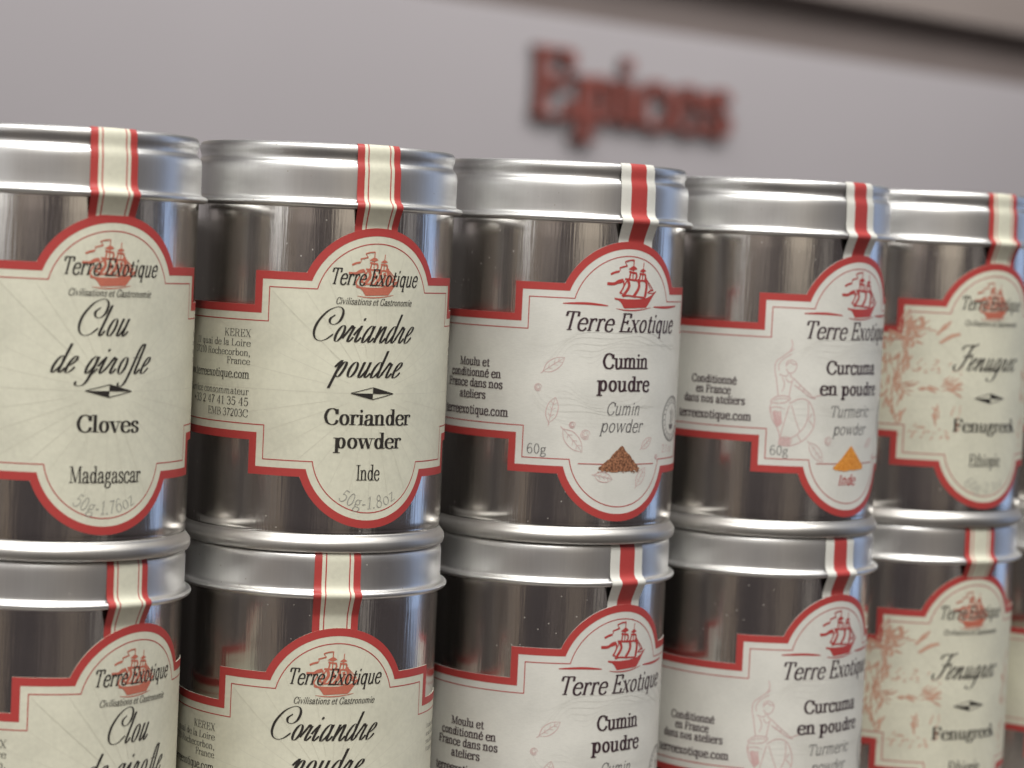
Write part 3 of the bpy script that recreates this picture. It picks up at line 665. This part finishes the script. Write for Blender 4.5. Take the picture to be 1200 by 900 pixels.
def white_label(kind):
    L = label_sheet('label', M['white'])
    border(L)
    P = ship(1.0, 2.0, 58.6, False)
    print_obj('ship_emblem', P, M['red'], L, .045)
    P = Print()
    P.curve([(-17.0, 59.35), (-11, 59.55), (-5.6, 59.2)], .62); print_obj('rule_line', P, M['red'], L, .045)
    P = Print(); P.curve([(8.4, 59.3), (14, 59.25), (19.6, 59.6)], .62); print_obj('rule_line', P, M['red'], L, .045)
    P = Print(); P.line([(-11.4, 20.05), (11.6, 20.0)], .22)
    print_obj('rule_line', P, M['red'], L, .045)
    if kind == 'turmeric':
        P = Print(); P.glyphs('Inde', 'slab_it_b', 7.0, 2.7, -4.1, 14.3)
        print_obj('origin_lettering', P, M['red'], L, .045)
    W = Print()
    for k in range(9):
        r = 7 + k * 1.5
        pts = [(1.5 + r * 1.5 * math.cos(a * PI / 24), 43 + r * .62 * math.sin(a * PI / 24 + .25 * math.sin(a * .7 + k))) for a in range(4, 22)]
        W.line([p for p in pts if p[1] < 57 and abs(p[0]) < 25], .14)
        W.line([(p[0] - 6, 90 - p[1] - 6) for p in pts if 14 < 84 - p[1] < 57 and abs(p[0] - 6) < 24], .13)
    print_obj('swirl_print', W, M['swirl'], L, .012)
    T = Print()
    T.glyphs('Terre Exotique', 'logo', 35.2, 4.6, -16.9, 52.9)
    if kind == 'cumin':
        T.glyphs('Cumin', 'slab', 13.7, 3.55, -6.3, 43.8); T.glyphs('poudre', 'slab', 15.8, 3.55, -7.4, 38.2)
        for t, l, r, z in (('Moulu et', -45.6, -35.3, 42.7), ('conditionn\u00e9 en', -49.2, -31.9, 40.0), ('France dans nos', -50.3, -31.3, 37.4), ('ateliers', -45.2, -36.1, 34.6)): T.glyphs(t, 'slab', r - l, 2.0, l, z)
    else:
        T.glyphs('Curcuma', 'slab', 20.0, 3.3, -9.9, 43.8); T.glyphs('en poudre', 'slab', 23.2, 3.3, -11.5, 38.2)
        for t, l, r, z in (('Conditionn\u00e9', -47.2, -33.8, 39.9), ('en France', -45.6, -35.3, 37.3), ('dans nos ateliers', -49.6, -31.3, 34.7)): T.glyphs(t, 'slab', r - l, 2.0, l, z)
    T.glyphs('terreexotique.com', 'slab', 21.8, 2.15, -51.2, 30.6)
    print_obj('lettering', T, M['plum'], L, .078)
    S = Print()
    if kind == 'cumin':
        S.glyphs('Cumin', 'slab_it', 10.3, 3.05, -4.8, 32.3); S.glyphs('powder', 'slab_it', 12.9, 3.05, -6.2, 28.0)
    else:
        S.glyphs('Turmeric', 'slab_it', 15.8, 2.9, -8.1, 32.4); S.glyphs('powder', 'slab_it', 13.4, 2.9, -6.8, 27.7)
    S.glyphs('60g', 'thin', 5.0, 2.4, -24.3, 22.1)
    for r in (5.7, 5.3, 4.1):
        S.line([(20.8 + r * math.cos(a * PI / 24), 31 + r * math.sin(a * PI / 24)) for a in range(49)], .22 if r > 5.5 else .12)
    for a in range(22):
        b = a * 2 * PI / 22
        S.line([(20.8 + 4.4 * math.cos(b), 31 + 4.4 * math.sin(b)), (20.8 + 5.0 * math.cos(b + .06), 31 + 5.0 * math.sin(b + .06))], .22)
    S.fill([(19.2, 29.6), (22.4, 29.6), (21.9, 28.4), (19.8, 28.4)]); S.curve([(19.5, 33.2), (20.6, 32), (20.2, 30)], .3); S.curve([(21.6, 33.4), (22.3, 32), (21.6, 30)], .3); S.line([(20.8, 34), (20.8, 29.6)], .18)
    print_obj('small_print', S, M['greyt'], L, .055)
    K = Print()
    if kind == 'cumin':
        for a in ((-18.5, 44.2, 6.4, 35, 2.4), (-18.4, 33.0, 6.6, 78, 2.6), (-13.0, 25.7, 7.6, -48, 3.0), (8.4, 25.2, 4.6, 35, 1.9), (-4.6, 16.8, 5.2, -12, 2.2), (6.8, 16.8, 5.6, 58, 2.2)): leaf(K, *a)
        for a in ((-22.1, 38.4, .9), (-9.8, 27.2, 1.2), (-13.2, 29.5, .8), (12.8, 21.6, .6)): seed(K, *a)
        K.glyphs('2.1 oz', 'thin', None, 2.0, 15.5, 22.6)
    else:
        def c(x, y): return (-25 + (x - 56) * .0563, 24.4 + (532 - y) * .0546)
        for w, pts in ((.22, [(145, 20), (151, 48), (140, 76), (158, 62)]), (.22, [(140, 75), (110, 100), (80, 126), (74, 162), (82, 205)]), (.2, [(150, 88), (112, 112), (92, 142), (94, 170)]),
                       (.2, [(126, 150), (128, 128), (148, 117), (172, 130), (174, 155), (160, 176), (140, 178), (126, 160)]), (.22, [(128, 140), (144, 128), (160, 138), (174, 134)]), (.2, [(150, 178), (150, 196), (166, 206)]), (.2, [(140, 180), (128, 195), (96, 188)]),
                       (.22, [(82, 200), (88, 240), (96, 292)]), (.22, [(160, 210), (152, 250), (146, 292)]), (.2, [(110, 200), (122, 235), (112, 270)]), (.2, [(128, 205), (140, 222), (156, 220)]),
                       (.22, [(166, 206), (200, 238), (236, 268), (264, 292), (284, 286), (306, 280)]), (.22, [(168, 236), (208, 262), (246, 290), (264, 296)]), (.2, [(196, 236), (188, 256)]), (.2, [(218, 252), (210, 270)]), (.2, [(264, 292), (276, 302)]),
                       (.24, [(60, 318), (90, 294), (130, 290), (154, 302), (128, 322), (90, 326), (62, 322)]), (.2, [(76, 312), (110, 302), (146, 304)]), (.2, [(70, 322), (60, 345), (64, 375)]),
                       (.24, [(150, 326), (196, 302), (240, 310), (266, 350), (278, 402), (268, 450), (226, 500), (164, 528), (112, 526)]), (.22, [(150, 334), (134, 400), (118, 470), (110, 524)]), (.18, [(160, 332), (184, 402), (208, 462)]),
                       (.22, [(240, 318), (244, 372), (230, 430), (190, 476), (150, 494), (116, 490)]), (.2, [(244, 400), (276, 432)]), (.2, [(262, 370), (248, 396)]), (.2, [(196, 476), (214, 504)]),
                       (.26, [(62, 345), (72, 400), (100, 446), (118, 500)]), (.24, [(64, 350), (92, 344), (130, 352)]), (.5, [(84, 362), (92, 400), (106, 436)]), (.5, [(96, 364), (102, 396), (112, 430)]), (.45, [(108, 364), (112, 396), (118, 424)]), (.4, [(76, 366), (84, 402), (98, 438)]),
                       (.2, [(112, 492), (140, 486), (168, 496), (166, 518)])):
            K.curve([c(*p) for p in pts], w, taper=False)
        for k in range(9): K.curve([c(112 + k * 6, 492 + (k % 3)), c(110 + k * 6.4, 526)], .26, taper=False)
        leaf(K, -11.6, 23.0, 6.8, -50, 2.4); leaf(K, 8.6, 25.4, 4.0, 30, 1.6)
        for a in ((-8.0, 26.0, 1.1), (12.6, 21.4, .7)): seed(K, *a)
    print_obj('botanical_print', K, M['pink'], L, .030)
    Q = Print(); rn = random.Random(5)
    hw = 6.0
    up_ = [(-hw + 2 * hw * t / 26, 0) for t in range(27)]
    poly = []
    for x, _ in up_:
        t = abs(x - .2) / hw
        z = 19.2 + 5.7 * max(0, 1 - t) ** 1.12 + rn.uniform(-.25, .25) * (1 if kind == 'cumin' else .3)
        poly.append((x, max(19.0, z)))
    poly += [(x, 18.7 - .55 * math.sqrt(max(0, 1 - (x / hw) ** 2)) + rn.uniform(-.2, .2)) for x, _ in reversed(up_)]
    Q.fill(poly, .2)
    if kind == 'cumin':
        for _ in range(40): Q.disc(rn.uniform(-6.2, 6.2), 18.5 + rn.uniform(-.5, .5), rn.uniform(.12, .28), n=7)
    print_obj('powder_picture', Q, M[kind], L, .075)
    return L

def seal_strip(kind):
    """paper seal running from the lid's rim down the skirt to below the label's top edge"""
    path = [(27.6, H - 1.15), (28.4, H - .6), (29.0, H + .02), (29.5, H + .14), (29.9, H + .13), (30.3, H - .1), (30.6, H - .5), (30.8, H - 1.1), (30.86, H - 1.8), (30.84, H - 2.6), (30.82, H - 3.3), (30.9, H - 4.0), (31.1, H - 4.6),
            (31.3, H - 5.2), (31.42, H - 5.9), (31.46, H - 7), (31.47, H - 9), (31.5, H - 11), (31.66, H - 12.2), (32.2, H - 13.05), (32.75, H - 13.3), (33.05, H - 13.8), (33.06, H - 14.3), (32.55, H - 15.3), (31.95, H - 16.6), (31.4, H - 17.9), (31.12, H - 18.7), (31.05, H - 19.6), (31.05, H - 23)]
    if kind == 'cream':
        cuts = [-5.5, -3.75, -2.95, -2.65, 2.65, 2.95, 3.75, 5.5]; cols = [1, 0, 1, 0, 1, 0, 1]; mats = [M['cream'], M['red']]
    else:
        cuts = [-5.3, -2.45, 2.45, 5.3]; cols = [0, 1, 0]; mats = [M['white'], M['red']]
    sx, cm = [], []
    for a, b, c in zip(cuts, cuts[1:], cols):
        n = max(1, round((b - a) / .6))
        for k in range(n): sx.append(a + (b - a) * k / n); cm.append(c)
    sx.append(cuts[-1])
    v, f, fm = [], [], []
    nc = len(sx)
    dense = []
    for a, b in zip(path, path[1:]):
        for k in range(2): dense.append((a[0] + (b[0] - a[0]) * k / 2, a[1] + (b[1] - a[1]) * k / 2))
    dense.append(path[-1])
    for r, z in dense:
        for s in sx:
            a = s / 31.6
            v.append((r * math.sin(a) * MM, -r * math.cos(a) * MM, z * MM))
    for i in range(len(dense) - 1):
        for j in range(nc - 1):
            f.append((i * nc + j, (i + 1) * nc + j, (i + 1) * nc + j + 1, i * nc + j + 1)); fm.append(cm[j])
    o = mesh_obj('seal_strip', v, f, None, smooth=True, mats=mats, fmat=fm)
    return o

body0 = lathe('body', body_prof, M['body'])
lid0 = lathe('lid', lid_prof, M['lid'])
rim0 = lathe('base_rim', rim_prof, M['rim'])
LAB = {'clove': cream_label('clove'), 'coriander': cream_label('coriander'), 'fenugreek': cream_label('fenugreek'), 'blank': cream_label(None),
       'cumin': white_label('cumin'), 'turmeric': white_label('turmeric')}
SEAL = {'cream': seal_strip('cream'), 'white': seal_strip('white')}
PROTO = [body0, lid0, rim0] + list(LAB.values()) + list(SEAL.values())

# ------------------------------------------------------------------ setting: shelf, wall, boards
ROW = math.radians(35.35)
WALL = math.radians(45.3)
wd = Vector((math.cos(WALL), math.sin(WALL), 0)); wn = Vector((-math.sin(WALL), math.cos(WALL), 0))   # along the wall, into the wall
WS = 2.2
P0 = Vector((-0.00237, 2.0, 0)) * WS
def wallpt(s, depth, z): 
    p = P0 + wd * s + wn * depth; return (p.x, p.y, z)
mid = Vector((0.012, 0.613, 0)); rd = Vector((math.cos(ROW), math.sin(ROW), 0)); rn_ = Vector((-math.sin(ROW), math.cos(ROW), 0))
c_ = mid + rd * 0.02 + rn_ * 0.02
box('shelf', (c_.x, c_.y, -0.012), (0.62, 0.20, 0.024), ROW, M['shelf'], 'structure')
ZT = CAM_Z + 0.2037 * WS
box('wall', wallpt(1.1, 0.02, ZT / 2 - 0.6), (9.0, 0.04, ZT + 1.2), WALL, M['wall'], 'structure')
box('recess_strip', wallpt(1.1, 0.10, ZT + 0.060), (9.0, 0.10, 0.124), WALL, M['recess'], 'structure')  # recess above the wall, its shade carried by the dark colour
box('ceiling_beam', wallpt(1.1, 0.04, ZT + 0.421), (9.0, 0.08, 0.60), WALL, M['beam'], 'structure')
b_ = mid + rd * 0.02 + rn_ * 0.075
box('gap_backing', (b_.x, b_.y, 0.084), (0.62, 0.010, 0.164), ROW, M['dark'], 'structure')  # dark board added behind the row to darken the gaps between tins
f_ = box('floor', (0, 1.5, -1.02), (7, 7, 0.04), 0, M['dark'], 'structure')

# ------------------------------------------------------------------ the raised word on the wall
sign = bpy.data.objects.new('wall_sign', None); COL.objects.link(sign)
sign.location = wallpt(0.0, 0.0, CAM_Z + 0.1178 * WS); sign.rotation_euler.z = WALL
sign['label'] = 'brick red raised serif letters mounted on the pale grey wall'; sign['category'] = 'sign'
for gi, ch in enumerate('Epices'):
    P = Print(); P.glyphs('Epices', 'sign', 266 * WS, 57 * WS, 0, 0, only=gi)
    o = mesh_obj('letter', [(x * MM, -0.0095 - h * .0004, z * MM) for x, z, h in P.v], P.f, M['sign'], sign)
    o.data.materials.append(M['sign_side'])
    sd = o.modifiers.new('thickness', 'SOLIDIFY'); sd.thickness = 0.018; sd.offset = 0; sd.material_offset_rim = 1

# ------------------------------------------------------------------ the tins
CX = [-103.88, -46.93, 11.65, 69.51, 118.85, 172.5]
CY = [536.43, 573.10, 612.53, 649.47, 694.40, 735.0]
KINDS = ['clove', 'coriander', 'cumin', 'turmeric', 'fenugreek', 'blank']
#      label turn (arc mm), label lift, seal turn relative to the label
TOP = [(18.1, 0, -.8), (15.6, 0, -.75), (16.9, 0, 1.6), (22.9, -.4, -1.2), (17.0, -.6, 1.2), (18, 0, 0)]
LOW = [(28.6, 0, -4.0), (9.6, -3.0, -.9), (20.6, -.9, .3), (21.6, -.9, -.8), (16.4, 1.4, .4), (15.0, -1.0, 0)]
LOWXY = [(-.2, .3), (.3, -.2), (-.3, .2), (.2, .1), (-.3, .1), (.5, .2)]
DESC = {
 'clove': ('silver clove tin with cream label and thin-striped seal, {}', 'clove tin'),
 'coriander': ('silver coriander powder tin with cream label and thin-striped seal, {}', 'coriander tin'),
 'cumin': ('silver cumin tin with brown powder on white label, {}', 'cumin tin'),
 'turmeric': ('silver turmeric tin with orange powder on white label, {}', 'turmeric tin'),
 'fenugreek': ('silver fenugreek tin with orange sketches on its cream label, {}', 'fenugreek tin'),
 'blank': ('silver tin mostly hidden behind a fenugreek tin, {}', 'hidden tin'),
}
def copy(o, parent):
    c = o.copy(); COL.objects.link(c); c.parent = parent
    return c
for tier, rows in ((0, TOP), (1, LOW)):
    for k in range(6):
        kind = KINDS[k]
        t = bpy.data.objects.new('spice_tin', None); COL.objects.link(t)
        turn, dz, sturn = rows[k]
        ox, oy = LOWXY[k] if tier else (0, 0)
        t.location = ((CX[k] + ox) * MM, (CY[k] + oy) * MM, 0 if tier else PITCHZ * MM)
        t.rotation_euler.z = turn / RL
        t['label'] = DESC[kind][0].format('upper tin of its stack' if tier == 0 else 'lower tin of its stack')
        t['category'] = 'tin'
        t['group'] = 'spice tins stacked two high in a row'
        b = copy(body0, t); b.rotation_euler.z = random.uniform(0, 6)
        l = copy(lid0, t); l.rotation_euler.z = random.uniform(0, 6)
        copy(rim0, t)
        if tier == 0: l.location.z = (-.3, .3, .45, -.1, .3, 0)[k] * MM
        L = copy(LAB[kind], t); L.location.z = dz * MM
        for ch in LAB[kind].children: copy(ch, L)
        s = copy(SEAL['white' if kind in ('cumin', 'turmeric') else 'cream'], t); s.rotation_euler.z = sturn / 31.6
        s.location.z = l.location.z
for o in PROTO:
    for ch in list(o.children): bpy.data.objects.remove(ch)
    bpy.data.objects.remove(o)
